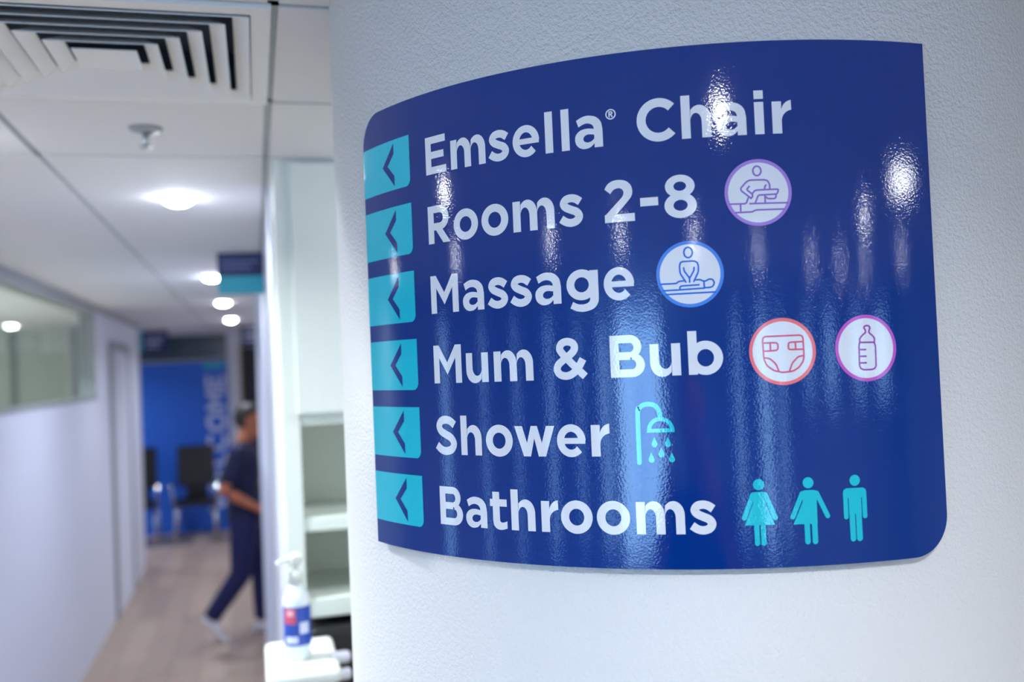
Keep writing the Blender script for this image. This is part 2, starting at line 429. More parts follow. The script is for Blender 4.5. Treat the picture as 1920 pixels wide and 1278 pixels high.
G = {
 'E': (34, rect(0, 9.6, 0, 45) + rect(9.6, 33.4, 36.4, 45) + rect(9.6, 30.4, 18.4, 26.8) + rect(9.6, 34, 0, 8.6)),
 'm': (51, rect(0, 9.6, 0, 34.2) + arch(9.6, 20.9, 30.3) + arch(30.3, 41.5, 51)),
 'h': (30.7, rect(0, 9.4, 0, 45.8) + arch(9.4, 21.2, 30.7)),
 'u': (32, g_u()),
 'l': (9.2, rect(0, 9.2, 0, 45.8)),
 'i': (10, rect(0, 9.8, 0, 34.2) + rect(0, 9.8, 37.4, 46.4)),
 'r': (20.8, rect(0, 10, 0, 34) + strip(ell(21.8, 22.8, 12, 12.4, 172, 96, 14), ell(21.8, 13, 11.8, 11.8, 180, 96, 14))),
 's': (27, stroke([(24.3, 26.2), (19, 29.7), (13.4, 30.8), (7.9, 29.4), (5.3, 25.2), (7.8, 21.2), (13.6, 18.2), (19.8, 15.3), (22.6, 10.6), (20.0, 5.9), (13.8, 3.9), (7.6, 5.2), (1.9, 9.0)], 8.7)),
 'S': (34.8, stroke([(31.6, 35.0), (25.5, 39.2), (18, 41.0), (10.3, 39.2), (6.6, 33.6), (9.6, 27.6), (17.4, 23.6), (25.6, 19.8), (30.0, 13.2), (26.6, 6.6), (18, 4.0), (9.5, 5.6), (2.3, 10.8)], 9.4)),
 'e': (33, ring(16.5, 17.3, 16.5, 17.9, 8.2, 9.8, 0, 316, 60, 0, 322) + rect(7.5, 32.6, 13.9, 20.2)),
 'a': (31, cstrip([(1.9, 31.2), (8, 34.2), (15, 35.3), (23.6, 33.2), (29.2, 27.4), (31, 19)], [(4.4, 23.8), (9.4, 26.2), (14, 27), (18.6, 25.6), (21, 22.8), (21.6, 19)])
      + rect(21.6, 31, 0, 19.1)
      + cstrip([(21.7, 20.2), (14, 21.3), (6.4, 20), (1.4, 15.8), (0, 10.4), (1.6, 4.4), (6, 0.5), (11.4, -0.6), (17.2, 0.8), (21.7, 4.6)], [(21.7, 14.0), (15.6, 14.9), (12, 14.1), (9.9, 12.2), (9.3, 10.3), (9.9, 8.2), (11.8, 6.8), (14.2, 6.2), (18.2, 7), (21.7, 9.8)])),
 'o': (36.3, ring(18.15, 17.3, 18.15, 18.1, 8.7, 9.1)),
 'b': (36, rect(0, 9.4, 0, 46) + ring(18, 17.3, 18, 18.0, 8.7, 9.2)),
 'g': (36, ring(17.2, 18.9, 17.2, 16.8, 8.2, 8.2) + rect(26.5, 36, 5, 34)
      + cstrip([(36, 6), (35.2, -1), (30.2, -7.4), (20.6, -10.4), (11.2, -9.6), (3.4, -6.0)], [(26.5, 6), (25.9, 1.4), (23, -1.4), (18, -2.5), (12.2, -1.8), (6.9, 0.8)])),
 'C': (40.4, ring(23.2, 22.5, 23.2, 23.2, 13.6, 13.8, 43, 317, 60, 41, 319)),
 'M': (45, rect(0, 9.4, 0, 45) + rect(35.6, 45, 0, 45) + [[(9.3, 45), (22.5, 24.4), (22.5, 10), (9.3, 30)], [(35.7, 45), (35.7, 30), (22.5, 10), (22.5, 24.4)]]),
 'R': (36.1, rect(0, 9.8, 0, 45) + rect(9.8, 19.6, 36.5, 45) + rect(9.8, 19.6, 15.6, 24.2) + strip(ell(19.6, 30.3, 15, 14.7, -90, 90, 24), ell(19.6, 30.35, 5.6, 6.15, -90, 90, 24))
      + [[(12.6, 16.4), (23.2, 17.4), (36.1, 0), (24.6, 0)]]),
 'B': (37, rect(0, 9.6, 0, 45) + rect(9.6, 21.6, 36.6, 45) + rect(9.6, 21.6, 18.6, 26.8) + rect(9.6, 23.4, 0, 8.4)
      + strip(ell(21.6, 32.6, 12.4, 12.4, -80, 90, 20), ell(21.6, 31.7, 4.0, 4.9, -90, 90, 20)) + strip(ell(23.4, 12.9, 13.6, 12.9, -90, 84, 20), ell(23.4, 13.5, 4.4, 5.1, -90, 90, 20)) + [[(20, 22), (25, 20), (27, 24), (22, 26.8)]]),
 'w': (49.7, [[(0, 33.7), (10, 33.7), (20.2, 0), (11.2, 0)], [(11.4, 0), (20.0, 0), (28.2, 33.8), (21.0, 33.8)], [(21.5, 33.8), (28.7, 33.8), (38.3, 0), (29.7, 0)], [(29.5, 0), (38.5, 0), (49.7, 33.7), (39.7, 33.7)]]),
 't': (23, rect(3.6, 13, 9, 42.2) + rect(0, 22.8, 25.8, 34)
      + cstrip([(3.6, 10.5), (4.7, 4.2), (9, 0.3), (15, -0.6), (22.7, 1.2)], [(13, 11), (13.5, 8.9), (15.3, 7.8), (18.6, 8.0), (22.7, 9.5)])),
 '2': (32.5, rect(0, 32.5, 0, 8.6) + cstrip([(0.8, 36.4), (4.2, 41.4), (9.6, 44.6), (16.6, 45.4), (24.2, 43.6), (29.3, 38.8), (30.9, 32.2), (29.4, 26.4), (24.6, 20.6), (12.6, 8.0)], [(7.1, 30.9), (9.4, 33.9), (12.2, 35.8), (15.8, 36.5), (19.2, 35.5), (21.2, 33.0), (21.3, 30.6), (20.3, 27.6), (16.9, 23.8), (0, 7.6)])),
 '-': (19, rect(0, 19, 0, 9)),
 '8': (33.7, ring(16.85, 33.3, 15.5, 12.2, 6.6, 4.9) + ring(16.85, 13.0, 16.85, 13.5, 7.4, 5.8)),
 '&': (39, stroke([(36.4, 2.6), (24.5, 14.2), (12.6, 26.6), (8.2, 33.4), (10.6, 39.2), (17.2, 41.2), (23.6, 38.9), (25.4, 33.6), (21.8, 28.2), (12.2, 21.4), (6.2, 16.4), (4.4, 10.6), (8.0, 5.4), (15.2, 3.7), (22.4, 6.2), (29.0, 12.6), (34.6, 21.6)], 8.3)),
 'L': (30, rect(0, 9.6, 0, 45) + rect(9.6, 29, 0, 8.6)),
 'O': (47, ring(23.4, 22.5, 23.4, 23.2, 13.8, 13.8)),
 'W': (66, [[(0, 45), (10.4, 45), (25, 0), (16, 0)], [(16, 0), (25, 0), (37, 45), (29, 45)], [(29, 45), (37, 45), (50, 0), (41, 0)], [(41, 0), (50, 0), (66, 45), (55.6, 45)]]),
}
def place(ch, s, z, k=1.0): return [[(s + x * k, z + y * k) for x, y in p] for p in G[ch][1]]
rows = [
 (454.0, 'white lettering, first word of the top line', [('E', 141.8), ('m', 183.4), ('s', 239.0), ('e', 271), ('l', 311.2), ('l', 330.4), ('a', 346.0)]),
 (454.0, 'white lettering, last word of the top line', [('C', 414.2), ('h', 461.1), ('a', 497.6), ('i', 537.4), ('r', 556.0)]),
 (370.8, 'white lettering, word of the second line', [('R', 141.7), ('o', 183.7), ('o', 225.0), ('m', 267.4), ('s', 324.2)]),
 (370.8, 'white lettering, numbers of the second line', [('2', 375.3), ('-', 414.1), ('8', 439.5)]),
 (287.4, 'white lettering of the third line', [('M', 141.7), ('a', 193.2), ('s', 229.7), ('s', 260.0), ('a', 291.3), ('g', 328.8), ('e', 370.8)]),
 (204.2, 'white lettering, first word of the fourth line', [('M', 142.0), ('u', 194.1), ('m', 233.9)]),
 (204.2, 'white ampersand of the fourth line', [('&', 309.4)]),
 (204.2, 'white lettering, last word of the fourth line', [('B', 374.3), ('u', 417.0), ('b', 456.9)]),
 (120.0, 'white lettering of the fifth line', [('S', 140.2), ('h', 181.6), ('o', 218.6), ('w', 257.5), ('e', 309.9), ('r', 349.3)]),
 (37.0, 'white lettering of the bottom line', [('B', 143.0), ('a', 184.8), ('t', 220.6), ('h', 248.9), ('r', 287.2), ('o', 310.8), ('o', 351.8), ('m', 394.8), ('s', 451.0)]),
]
for zb0, lab, items in rows:
    polys = []
    for ch, s in items: polys += place(ch, s, zb0 + (14.8 if ch == '-' else 0))
    o = flat('lettering', polys, m_letter, sign); o['label'] = lab
polys = ring(386.5, 487.8, 5.7, 5.7, 4.4, 4.4, n=32)
polys += rect(384.2, 385.6, 484.6, 491.0) + strip(ell(386.4, 489.2, 2.4, 1.9, -90, 90, 10), ell(386.4, 489.2, 1.0, 0.6, -90, 90, 10)) + rect(385.6, 386.4, 489.8, 491.1) + rect(385.6, 386.4, 487.3, 488.6) + [[(385.9, 487.6), (387.4, 487.6), (389.2, 484.6), (387.5, 484.6)]]
o = flat('registered_mark', polys, m_letter, sign); o['label'] = 'small white circled letter mark'

# --- round icon badges
def disc(c, r, n=48, nr=6):
    out = [[c] + [(c[0] + r / nr * math.cos(2 * math.pi * q / n), c[1] + r / nr * math.sin(2 * math.pi * q / n)) for q in (k, k + 1)] for k in range(n)]
    for j in range(1, nr): out += ring(c[0], c[1], r * (j + 1) / nr, r * (j + 1) / nr, r * j / nr, r * j / nr, n=n)
    return out
PICT = {
 1: ((537.6, 392.6), [[(-7.8, -5.9), (-17.9, 2.7), (-18.1, 5.5), (-12.2, 11.6), (-8.6, 13.4), (7.1, 13.1), (10.2, 11.9), (12.1, 8.3), (12.2, 2.7)], [(-9.3, 6.8), (-12.2, 3.6), (-6.5, -1.4), (-6.1, -3.6), (-7.8, -5.9)], [(-6.0, -0.7), (-4.3, 1.6), (-2.2, 2.6), (21.0, 2.7), (20.5, -0.5), (19.0, -2.5), (-0.3, -2.8), (-3.8, -11.0)], [(8.2, 7.4), (7.0, 6.1), (6.6, 2.6)], [(18.3, -2.9), (18.2, -5.7), (16.7, -7.2), (9.3, -6.9), (8.0, -5.2)], [(6.7, -3.1), (6.6, -11.6)], [(-10.9, -5.4), (-13.3, -11.3), (-30.4, -10.9)], [(-9.4, -11.4), (30.4, -12.0)], [(-19.2, -11.2), (-19.3, -20.2)], [(-25.0, -20.2), (-7.5, -20.2), (-3.5, -18.3), (26.6, -18.5)]], (-0.5, 22.8, 4.2, 5.0)),
 2: ((462.7, 310.4), [[(-4.7, -8.2), (-10.3, 1.6), (-10.4, 9.7), (-9.0, 13.0), (-6.3, 13.6), (4.7, 13.6), (7.9, 12.0), (9.1, 8.6), (8.9, 2.0), (3.7, -8.0)], [(-6.2, 6.8), (-5.8, 3.5), (-0.6, -4.1), (-0.7, -8.4)], [(4.6, 6.9), (4.3, 3.6), (-0.3, -4.1)], [(-31.2, -9.1), (-14.6, -9.2), (-11.9, -7.1), (-6.3, -6.8)], [(5.8, -6.4), (10.3, -6.4), (12.8, -7.8), (15.4, -8.3), (17.4, -7.4), (20.1, -6.2), (23.3, -7.0), (24.9, -10.4), (23.3, -14.0), (20.3, -15.2), (14.4, -15.2)], [(14.1, -8.2), (14.3, -15.5)], [(-28.6, -16.2), (-11.0, -16.1), (14.4, -15.6)], [(-11.3, -15.8), (-11.0, -13.1), (-9.1, -12.1), (8.8, -11.8)], [(-25.8, -20.4), (25.6, -20.2)]], (-0.9, 22.9, 4.4, 5.5)),
 3: ((555.1, 224.7), [[(-1.1, -21.9), (-10.0, -19.7), (-17.0, -14.4), (-20.1, -7.5), (-20.6, 12.3), (-20.0, 15.0), (-17.7, 16.3), (19.0, 16.4), (21.3, 15.1), (22.0, 12.4), (22.1, -5.7), (20.9, -11.1), (16.4, -17.2), (9.8, -21.0), (-1.1, -21.9)], [(-19.9, 9.6), (-6.8, 9.5), (-4.9, 8.1), (-4.9, 3.1), (-6.7, 1.4), (-19.8, 1.0)], [(-12.9, 9.3), (-12.8, 1.6)], [(21.6, 9.5), (7.7, 9.3), (6.3, 8.0), (6.0, 3.1), (7.3, 1.7), (21.5, 1.5)], [(13.6, 9.3), (13.7, 1.4)], [(-19.7, -5.8), (-13.9, -6.9), (-7.9, -12.6), (-5.1, -20.3)], [(21.8, -5.2), (16.1, -5.9), (9.4, -12.4), (6.2, -20.4)]], None),
 4: ((646.5, 224.6), [[(-7.1, 6.4), (-7.4, 10.1), (-4.2, 13.6), (-0.1, 16.6), (-0.4, 19.4), (-2.0, 21.2), (-1.2, 23.0), (1.3, 23.9), (4.3, 23.1), (5.2, 21.0), (4.0, 18.8), (3.7, 16.0), (7.7, 13.1), (10.1, 9.9), (9.3, 5.8)], [(-7.6, 6.2), (9.8, 5.8)], [(-7.6, 6.0), (-8.4, 2.8), (-8.9, -18.1), (-7.6, -21.3), (-4.2, -22.8), (5.7, -22.8), (8.8, -21.5), (10.1, -18.9), (10.6, 2.1), (9.3, 5.3)], [(-7.0, -1.4), (-1.1, -1.6)], [(-7.2, -8.4), (-1.0, -8.6)], [(-7.6, -15.4), (-1.1, -15.5)]], None),
}
BLAB = {1: 'violet ringed badge of a therapist working at a table', 2: 'blue ringed badge of a massage', 3: 'coral ringed badge of a nappy', 4: 'magenta ringed badge of a baby bottle'}
for k, (c, strokes, head) in PICT.items():
    b = flat('icon_badge', disc(c, 34.6), m_letter, sign); b['label'] = BLAB[k]
    flat('ring', ring(c[0], c[1], 35.2, 35.2, 31.6, 31.6, n=72), m_badge[k], b, 0.5)
    polys = []
    def soft(pts):
        # cut the corners of a traced line a little so that bends look drawn
        out = [pts[0]]
        for a, p, q in zip(pts, pts[1:], pts[2:]):
            for t, o_ in ((0.18, a), (0.18, q)):
                d = math.dist(o_, p); tt = min(t, 1.3 / max(d, 0.01)); out.append((p[0] + (o_[0] - p[0]) * tt, p[1] + (o_[1] - p[1]) * tt))
        return out + [pts[-1]]
    for st in strokes: polys += stroke([(c[0] + x, c[1] + y) for x, y in soft(st)], 1.75, smooth=False, round_ends=True)
    if head: polys += ring(c[0] + head[0], c[1] + head[1], head[2] + 0.9, head[3] + 0.9, head[2] - 0.9, head[3] - 0.9, n=32)
    flat('pictogram', polys, m_pict[k], b, 0.6)

# --- shower symbol
polys = stroke([(400.8, 113), (401.2, 164.0), (402.9, 170.4), (406.9, 173.8), (413.0, 174.9), (419.0, 173.5), (423.0, 169.4), (424.4, 165.0), (424.5, 158.5)], 5.0, round_ends=False)
polys += ring(400.75, 113, 2.5, 2.5, 0.01, 0.01, 180, 360, 16)
polys += strip(ell(424.7, 146.6, 14.4, 14.4, 0, 180, 30), ell(424.7, 148.4, 9.6, 8.2, 0, 180, 30)) + rect(410.3, 439.1, 144.6, 148.6)
for x, zt_, zb_ in ((417.6, 140.0, 129.1), (431.6, 139.8, 128.9), (424.5, 129.1, 118.2), (413.8, 123.6, 112.7), (435.2, 123.2, 112.7)):
    d = [(x, zt_)] + [(x + 3.1 * math.cos(a), zb_ + 3.1 + 3.1 * math.sin(a)) for a in [math.radians(20 - 220 * q / 18) for q in range(19)]]
    polys.append(d)
flat('shower_symbol', polys, m_teal2, sign)

# --- restroom figures
def pill(x0, x1, z0, z1):
    r = (x1 - x0) / 2; cx = (x0 + x1) / 2
    return [[(x0, z1), (x0, z0 + r)] + [(cx - r * math.cos(math.radians(a)), z0 + r - r * math.sin(math.radians(a))) for a in range(15, 180, 15)] + [(x1, z0 + r), (x1, z1)]]
def limb(p, q, w):
    return stroke([p, q], w, smooth=False, round_ends=True)
f1 = disc((523.1, 87.0), 5.8, 28, 2) + [[(516.6, 78.9), (519, 79.4), (527, 79.4), (529.6, 78.6), (529.3, 67.9), (538.3, 44.9), (507, 44.9), (516.8, 68.2)]]
f1 += limb((516.6, 76.4), (506.9, 52.6), 5.2) + limb((529.4, 76.2), (538.9, 52.2), 5.2) + [[(514.6, 77.6), (516.4, 79.1), (529.8, 79.0), (531.6, 77.2), (526, 68), (520, 68)]]
f1 += pill(516.6, 521.9, 23.4, 46) + pill(523.3, 528.5, 23.3, 46)
f2 = disc((574.9, 86.8), 5.8, 28, 2) + [[(568.4, 78.5), (571, 79.2), (581, 79.0), (584, 77.8), (583.2, 67.6), (583.0, 43.7), (557.4, 44.2), (568.2, 67.1)]]
f2 += limb((568.0, 75.8), (557.1, 52.0), 5.2) + limb((583.4, 75.6), (594.2, 51.4), 5.2) + pill(568.9, 574.7, 22.9, 46) + pill(576.8, 582.7, 22.7, 46)
f3 = disc((625.6, 86.6), 5.8, 28, 2) + pill(611.8, 616.9, 46.5, 74.4) + pill(632.6, 637.9, 46.3, 74.4)
f3 += [[(611.8, 74.2), (612.6, 77.0), (615.5, 78.8), (634.4, 78.6), (637.1, 76.8), (637.9, 74.2), (637.9, 68.6), (611.8, 68.6)]] + rect(617.7, 631.8, 51.6, 68.7) + pill(617.9, 624.1, 23.0, 52) + pill(625.0, 631.6, 22.9, 52)
for p, lab in ((f1, 'teal restroom figure in a full dress'), (f2, 'teal restroom figure half in a dress, half in trousers'), (f3, 'teal restroom figure in trousers')):
    o = flat('restroom_figure', p, m_teal2, sign, 0.45); o['label'] = lab

# ------------------------------------------------------------------ lights of the place, and a few added out of view
def downlight(x, y, label, power, col=(1, 1, 1), group=None, r=0.046, src=[None]):
    lt = bpy.data.lights.new('downlight_beam', 'AREA'); lt.shape = 'DISK'; lt.size = r * 1.8; lt.energy = power; lt.color = col; lt.spread = math.radians(150)
    if src[0] is None:
        t = thing('downlight', (x, y, CZ), label, 'light', group)
        bm = bmesh.new()
        add_lathe(bm, [(0.054, CZ), (0.053, CZ - 0.004), (0.046, CZ - 0.006), (0.046, CZ - 0.001)], x, y, 40)
        bm_obj('rim', bm, m_white, t); 
        bm = bmesh.new(); add_lathe(bm, [(0.046, CZ - 0.0065), (0.042, CZ - 0.012), (0.034, CZ - 0.018), (0.020, CZ - 0.024)], x, y, 40); bm_obj('lens', bm, m_lens, t)
        src[0] = t
    else:
        t = copy_tree(src[0], (x, y, CZ), label); 
        if 'group' in t.keys(): del t['group']
        if group: t['group'] = group
    o = bpy.data.objects.new('downlight_beam', lt); COL.objects.link(o); o.parent = t; o.location = (0, 0, -0.034)
    return t
CW = (0.80, 0.86, 1.0); NW = (0.93, 1.0, 0.98)
for y, lab in ((3.07, 'round downlight nearest to the ceiling vent, brightest and largest of the corridor row'), (5.48, 'second round downlight of the corridor row, beside the projecting sign'),
               (7.4, 'third round downlight of the corridor row, just below the projecting sign'), (9.66, 'farthest visible round downlight of the corridor row, above the blue wall')):
    downlight(-0.21, y, lab, 3.0, CW)
downlight(-2.6, 6.6, 'unseen added downlight brightening the glazed office beside the corridor', 110, NW)  # unseen lamp, added so the office is not dark
downlight(-2.6, 11.4, 'unseen added downlight in the lobby recess, lighting the blue wall', 16, CW)  # unseen lamp, put here to light the far wall
downlight(0.9, 9.0, 'unseen added downlight lighting the side passage the walker turns into', 8, CW)  # unseen lamp, helps light the passage and far end
GR = 'downlights of the open room mirrored in the sign'
for x, y, pw, lab in (
        (-0.66, 2.3, 14, 'round downlight above the corridor mouth, lighting the left side of the column'),
        (-1.58, 1.35, 4.5, 'round downlight mirrored as a white streak between the initials of the top two lines'),
        (-3.3, 1.35, 4.5, 'round downlight mirrored as a white streak below the initial of the second line'),
        (-3.2, 3.28, 4.5, 'round downlight mirrored as a small streak at the third arrow tile'),
        (-2.5, -0.5, 4.5, 'round downlight mirrored as a streak under the end of the second line word'),
        (-1.65, -1.37, 4.5, 'round downlight mirrored as a white streak under the figure two'),
        (0.25, -0.2, 3, 'round downlight mirrored as the strong glare on the last word of the top line'),
        (-0.7, -2.15, 4.5, 'round downlight mirrored as a white streak above the blue ringed badge'),
        (0.28, -3.3, 4.5, 'round downlight mirrored as a white streak below the violet ringed badge'),
        (1.55, -3.9, 4.5, 'round downlight mirrored as the left of two faint streaks above the coral ringed badge'),
        (2.36, -4.03, 4.5, 'round downlight mirrored as the right of two faint streaks above the coral ringed badge'),
        (2.04, -1.83, 4.5, 'round downlight mirrored as a slanted streak left of the widest glare'),
        (3.62, -2.87, 4.5, 'round downlight mirrored as a streak just below the widest glare'),
        (3.2, -4.25, 4.5, 'round downlight mirrored as a faint streak above the magenta ringed badge'),
        (3.4, 0.6, 4.5, 'added round downlight out of view, lighting the right side of the column'),  # not mirrored in the sign, added only for its light
        (0.95, 1.95, 1.0, 'added downlight hidden behind the column to brighten the shelf cabinet')):  # hidden lamp added to brighten cabinet and pedestal
    downlight(x, y, lab, pw, NW, GR)
t = thing('light_panel', (2.08, -0.83, CZ), 'square light panel seen only as the widest glare on the sign', 'light')
box('frame', 1.93, 2.23, -0.98, -0.68, CZ - 0.012, CZ, m_white, t, bev=0.003); box('diffuser', 1.945, 2.215, -0.965, -0.695, CZ - 0.016, CZ - 0.011, m_bigl, t)

# ------------------------------------------------------------------ four-way ceiling vent: concentric flared louvres
VX, VY, VH = -0.22, 1.7125, 0.262
vent = thing('ceiling_vent', (VX, VY, CZ), 'square white four-way air vent with flared louvres in the ceiling', 'air vent')
bm = bmesh.new()
for x0, x1, y0, y1 in ((VX - VH, VX + VH, VY - VH, VY - VH + 0.03), (VX - VH, VX + VH, VY + VH - 0.03, VY + VH), (VX - VH, VX - VH + 0.03, VY - VH + 0.03, VY + VH - 0.03), (VX + VH - 0.03, VX + VH, VY - VH + 0.03, VY + VH - 0.03)):
    add_box(bm, x0, x1, y0, y1, CZ - 0.006, CZ + 0.07)
bm_obj('frame', bm, m_vent, vent)
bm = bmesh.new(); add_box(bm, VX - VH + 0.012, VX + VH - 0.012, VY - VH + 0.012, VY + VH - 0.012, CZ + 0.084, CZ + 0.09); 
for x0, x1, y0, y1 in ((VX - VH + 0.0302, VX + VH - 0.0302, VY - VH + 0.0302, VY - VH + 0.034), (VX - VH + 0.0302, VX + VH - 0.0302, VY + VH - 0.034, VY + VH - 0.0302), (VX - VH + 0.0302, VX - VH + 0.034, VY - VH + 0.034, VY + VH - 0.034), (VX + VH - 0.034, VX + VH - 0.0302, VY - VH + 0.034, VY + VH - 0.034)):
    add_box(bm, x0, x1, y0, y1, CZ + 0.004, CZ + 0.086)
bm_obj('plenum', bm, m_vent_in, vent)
N = 6
for i in range(N):
    ro = 0.23 - i * 0.036; ri = ro - 0.025; zo, zi = CZ - 0.008, CZ + 0.007; th = 0.0018
    if i == N - 1: ri = 0.0
    for q in range(4):
        c, s = [(1, 0), (0, 1), (-1, 0), (0, -1)][q]
        def pt(r, w, z): return Vector((VX + c * r - s * w, VY + s * r + c * w, z))
        pts = [pt(ro, -ro, zo), pt(ro, ro, zo), pt(ri, ri, zi), pt(ri, -ri, zi), pt(ro, -ro, zo - th), pt(ro, ro, zo - th), pt(ri, ri, zi - th), pt(ri, -ri, zi - th)]
        bm = bmesh.new(); vv = [bm.verts.new(p) for p in pts]
        for f in ((0, 1, 2, 3), (7, 6, 5, 4), (0, 4, 5, 1), (1, 5, 6, 2), (2, 6, 7, 3), (3, 7, 4, 0)): bm.faces.new([vv[k] for k in f])
        if ri == 0.0: bmesh.ops.remove_doubles(bm, verts=bm.verts, dist=1e-5)
        bm_obj('louvre', bm, m_vent, vent)

# sprinkler
t = thing('sprinkler_head', (-0.213, 2.21, CZ), 'small grey fire sprinkler hanging below the ceiling before the nearest downlight', 'sprinkler')
lathe('escutcheon', [(0.036, CZ), (0.034, CZ - 0.006), (0.016, CZ - 0.011)], -0.213, 2.21, m_frame, t)
lathe('stem', [(0.007, CZ - 0.010), (0.006, CZ - 0.03), (0.004, CZ - 0.04)], -0.213, 2.21, m_alu, t, 14)
lathe('deflector', [(0.014, CZ - 0.0395), (0.014, CZ - 0.042), (0.003, CZ - 0.043)], -0.213, 2.21, m_alu, t, 20)

# ------------------------------------------------------------------ signs in the corridor
t = thing('projecting_sign', (-0.05, 4.45, 2.265), 'navy and teal projecting sign hanging at the ceiling by the second downlight', 'sign')
box('panel', -0.146, XR, 4.44, 4.455, 2.265, CZ, m_navy, t); box('teal_band', -0.146, XR - 0.002, 4.4365, 4.4405, 2.265, 2.345, m_skyteal, t)
for k, (a, b_) in enumerate(((-0.125, 0.03), (-0.125, 0.0))): box('text_line', a, b_, 4.437, 4.4405, 2.405 - k * 0.028, 2.416 - k * 0.028, mat('pale_print_dim', (110, 120, 170), 0.5), t)
t = thing('hanging_sign', (-1.1, 11.5, 2.21), 'navy hanging sign with pale text at the left, before the blue wall', 'sign')
box('panel', -1.25, -0.94, 11.5, 11.52, 2.21, CZ, m_navy, t); box('teal_edge', -1.25, -1.22, 11.494, 11.5, 2.21, CZ, m_skyteal, t)
for k in range(3): box('text_line', -1.18, -0.98 - 0.03 * k, 11.495, 11.5, 2.36 - 0.05 * k, 2.375 - 0.05 * k, m_paletext, t)
t = thing('hanging_sign', (-0.04, 11.2, 2.23), 'navy hanging sign with pale text at the right, above the dark doorway', 'sign')
box('panel', -0.145, 0.2, 11.2, 11.22, 2.23, CZ, m_navy, t)
for k in range(3): box('text_line', -0.1, 0.12, 11.195, 11.2, 2.385 - 0.05 * k, 2.41 - 0.05 * k, m_paletext, t)

# far wall: blue printed graphic with upright WELCOME, dark glass above, frame and dark doorway
mural = thing('wall_graphic', (-1.2, 12.42, 0.0), 'large blue wall print with upright white lettering at the end of the corridor', 'wall print')
box('print_panel', -2.6, -0.33, 12.40, 12.42, 0.0, 2.09, m_graphic, mural)
x = 0; wid = sum(G[ch][0] + 6 for ch in 'WELCOME'); kx = 1.72 / wid; kz = 0.235 / 45
for ch in 'WELCOME':
    V, Fc = [], []
    for p in G[ch][1]:
        i = len(V); V += [Vector((-0.36 - 45 * kz + (45 - b_) * kz, 12.398, 0.23 + (x + a) * kx)) - Vector((-1.2, 12.42, 0)) for a, b_ in p]; Fc.append(list(range(i, i + len(p))))
    link('letter', mesh('letter', V, Fc), mat('graphic_white', (196, 206, 240), 0.5), mural); x += G[ch][0] + 6
box('teal_stroke', -0.62, -0.36, 12.395, 12.4, 2.0, 2.06, m_skyteal, mural)
w2 = struct(box('window_2', -2.6, -0.33, 12.40, 12.42, 2.12, 2.42, mat('dark_glass', (62, 78, 92), 0.15)))
box('window_frame', -2.6, -0.33, 12.39, 12.42, 2.09, 2.12, m_frame, w2)
d2 = struct(box('doorway_2', -0.155, 0.6, 12.405, 12.42, 0, 2.25, mat('unlit_room_dark', (26, 28, 36), 0.5)))  # dark slab painted in place of the unlit room beyond the opening
box('door_frame', -0.175, -0.155, 12.39, 12.42, 0, 2.28, mat('ochre_edge', (150, 120, 80), 0.5), d2); box('door_frame', -0.155, 0.6, 12.39, 12.42, 2.25, 2.28, m_frame, d2)

# ------------------------------------------------------------------ visitor chairs before the blue wall
def chair(x, y, label):
    t = thing('visitor_chair', (x, y, 0), label, 'chair')
    box('seat', x - 0.23, x + 0.23, y - 0.24, y + 0.22, 0.43, 0.50, m_black, t, bev=0.025, seg=3)
    bm = bmesh.new(); add_box(bm, x - 0.21, x + 0.21, y + 0.17, y + 0.215, 0.62, 1.10, 0.02, 3)
    bmesh.ops.rotate(bm, verts=bm.verts, cent=(x, y + 0.19, 0.62), matrix=Matrix.Rotation(math.radians(-8), 3, 'X')); bm_obj('backrest', bm, m_black, t)
    box('back_support', x - 0.12, x + 0.12, y + 0.19, y + 0.215, 0.45, 0.70, m_black, t, bev=0.006)
    for sx in (-1, 1):
        tube('leg', [(x + sx * 0.2, y - 0.2, 0.45), (x + sx * 0.23, y - 0.25, 0.0)], 0.013, m_chrome, t)
        tube('leg', [(x + sx * 0.2, y + 0.16, 0.45), (x + sx * 0.23, y + 0.24, 0.0)], 0.013, m_chrome, t)
        tube('armrest', [(x + sx * 0.235, y - 0.2, 0.45), (x + sx * 0.245, y - 0.2, 0.68), (x + sx * 0.245, y + 0.18, 0.70)], 0.014, m_chrome, t)
    return t
c1 = chair(-0.71, 11.7, 'black visitor chair with chrome legs before the blue wall')
copy_tree(c1, (-1.36, 11.75, 0), 'black chair half hidden behind the end of the left corridor wall')

# ------------------------------------------------------------------ shelf cabinet, pedestal and bottle right of the corridor
cab = thing('shelf_cabinet', (0.5, 2.68, 1.273), 'white wall cabinet with one closed door above open shelves', 'cabinet')
box('side_panel', 0.062, 0.108, 2.50, 2.868, 1.273, CZ, m_white, cab, bev=0.002)
box('side_panel', 0.90, 0.94, 2.50, 2.868, 1.273, CZ, m_white, cab, bev=0.002)
box('back_panel', 0.108, 0.90, 2.848, 2.868, 1.273, CZ, m_inside, cab)
box('top_panel', 0.108, 0.90, 2.50, 2.848, CZ - 0.02, CZ, m_white, cab)
for z0, z1 in ((1.273, 1.322), (1.492, 1.528), (1.764, 1.80)): box('shelf', 0.108, 0.90, 2.505, 2.848, z0, z1, m_inside, cab, bev=0.003)
dr = box('door', 0.101, 0.50, 2.482, 2.50, 1.795, CZ - 0.012, m_white, cab, bev=0.002)
box('door', 0.504, 0.90, 2.482, 2.50, 1.795, CZ - 0.012, m_white, cab, bev=0.002)
t = thing('base_cabinet', (0.5, 2.66, 0), 'white base cabinet standing below the shelves behind the column', 'cabinet')
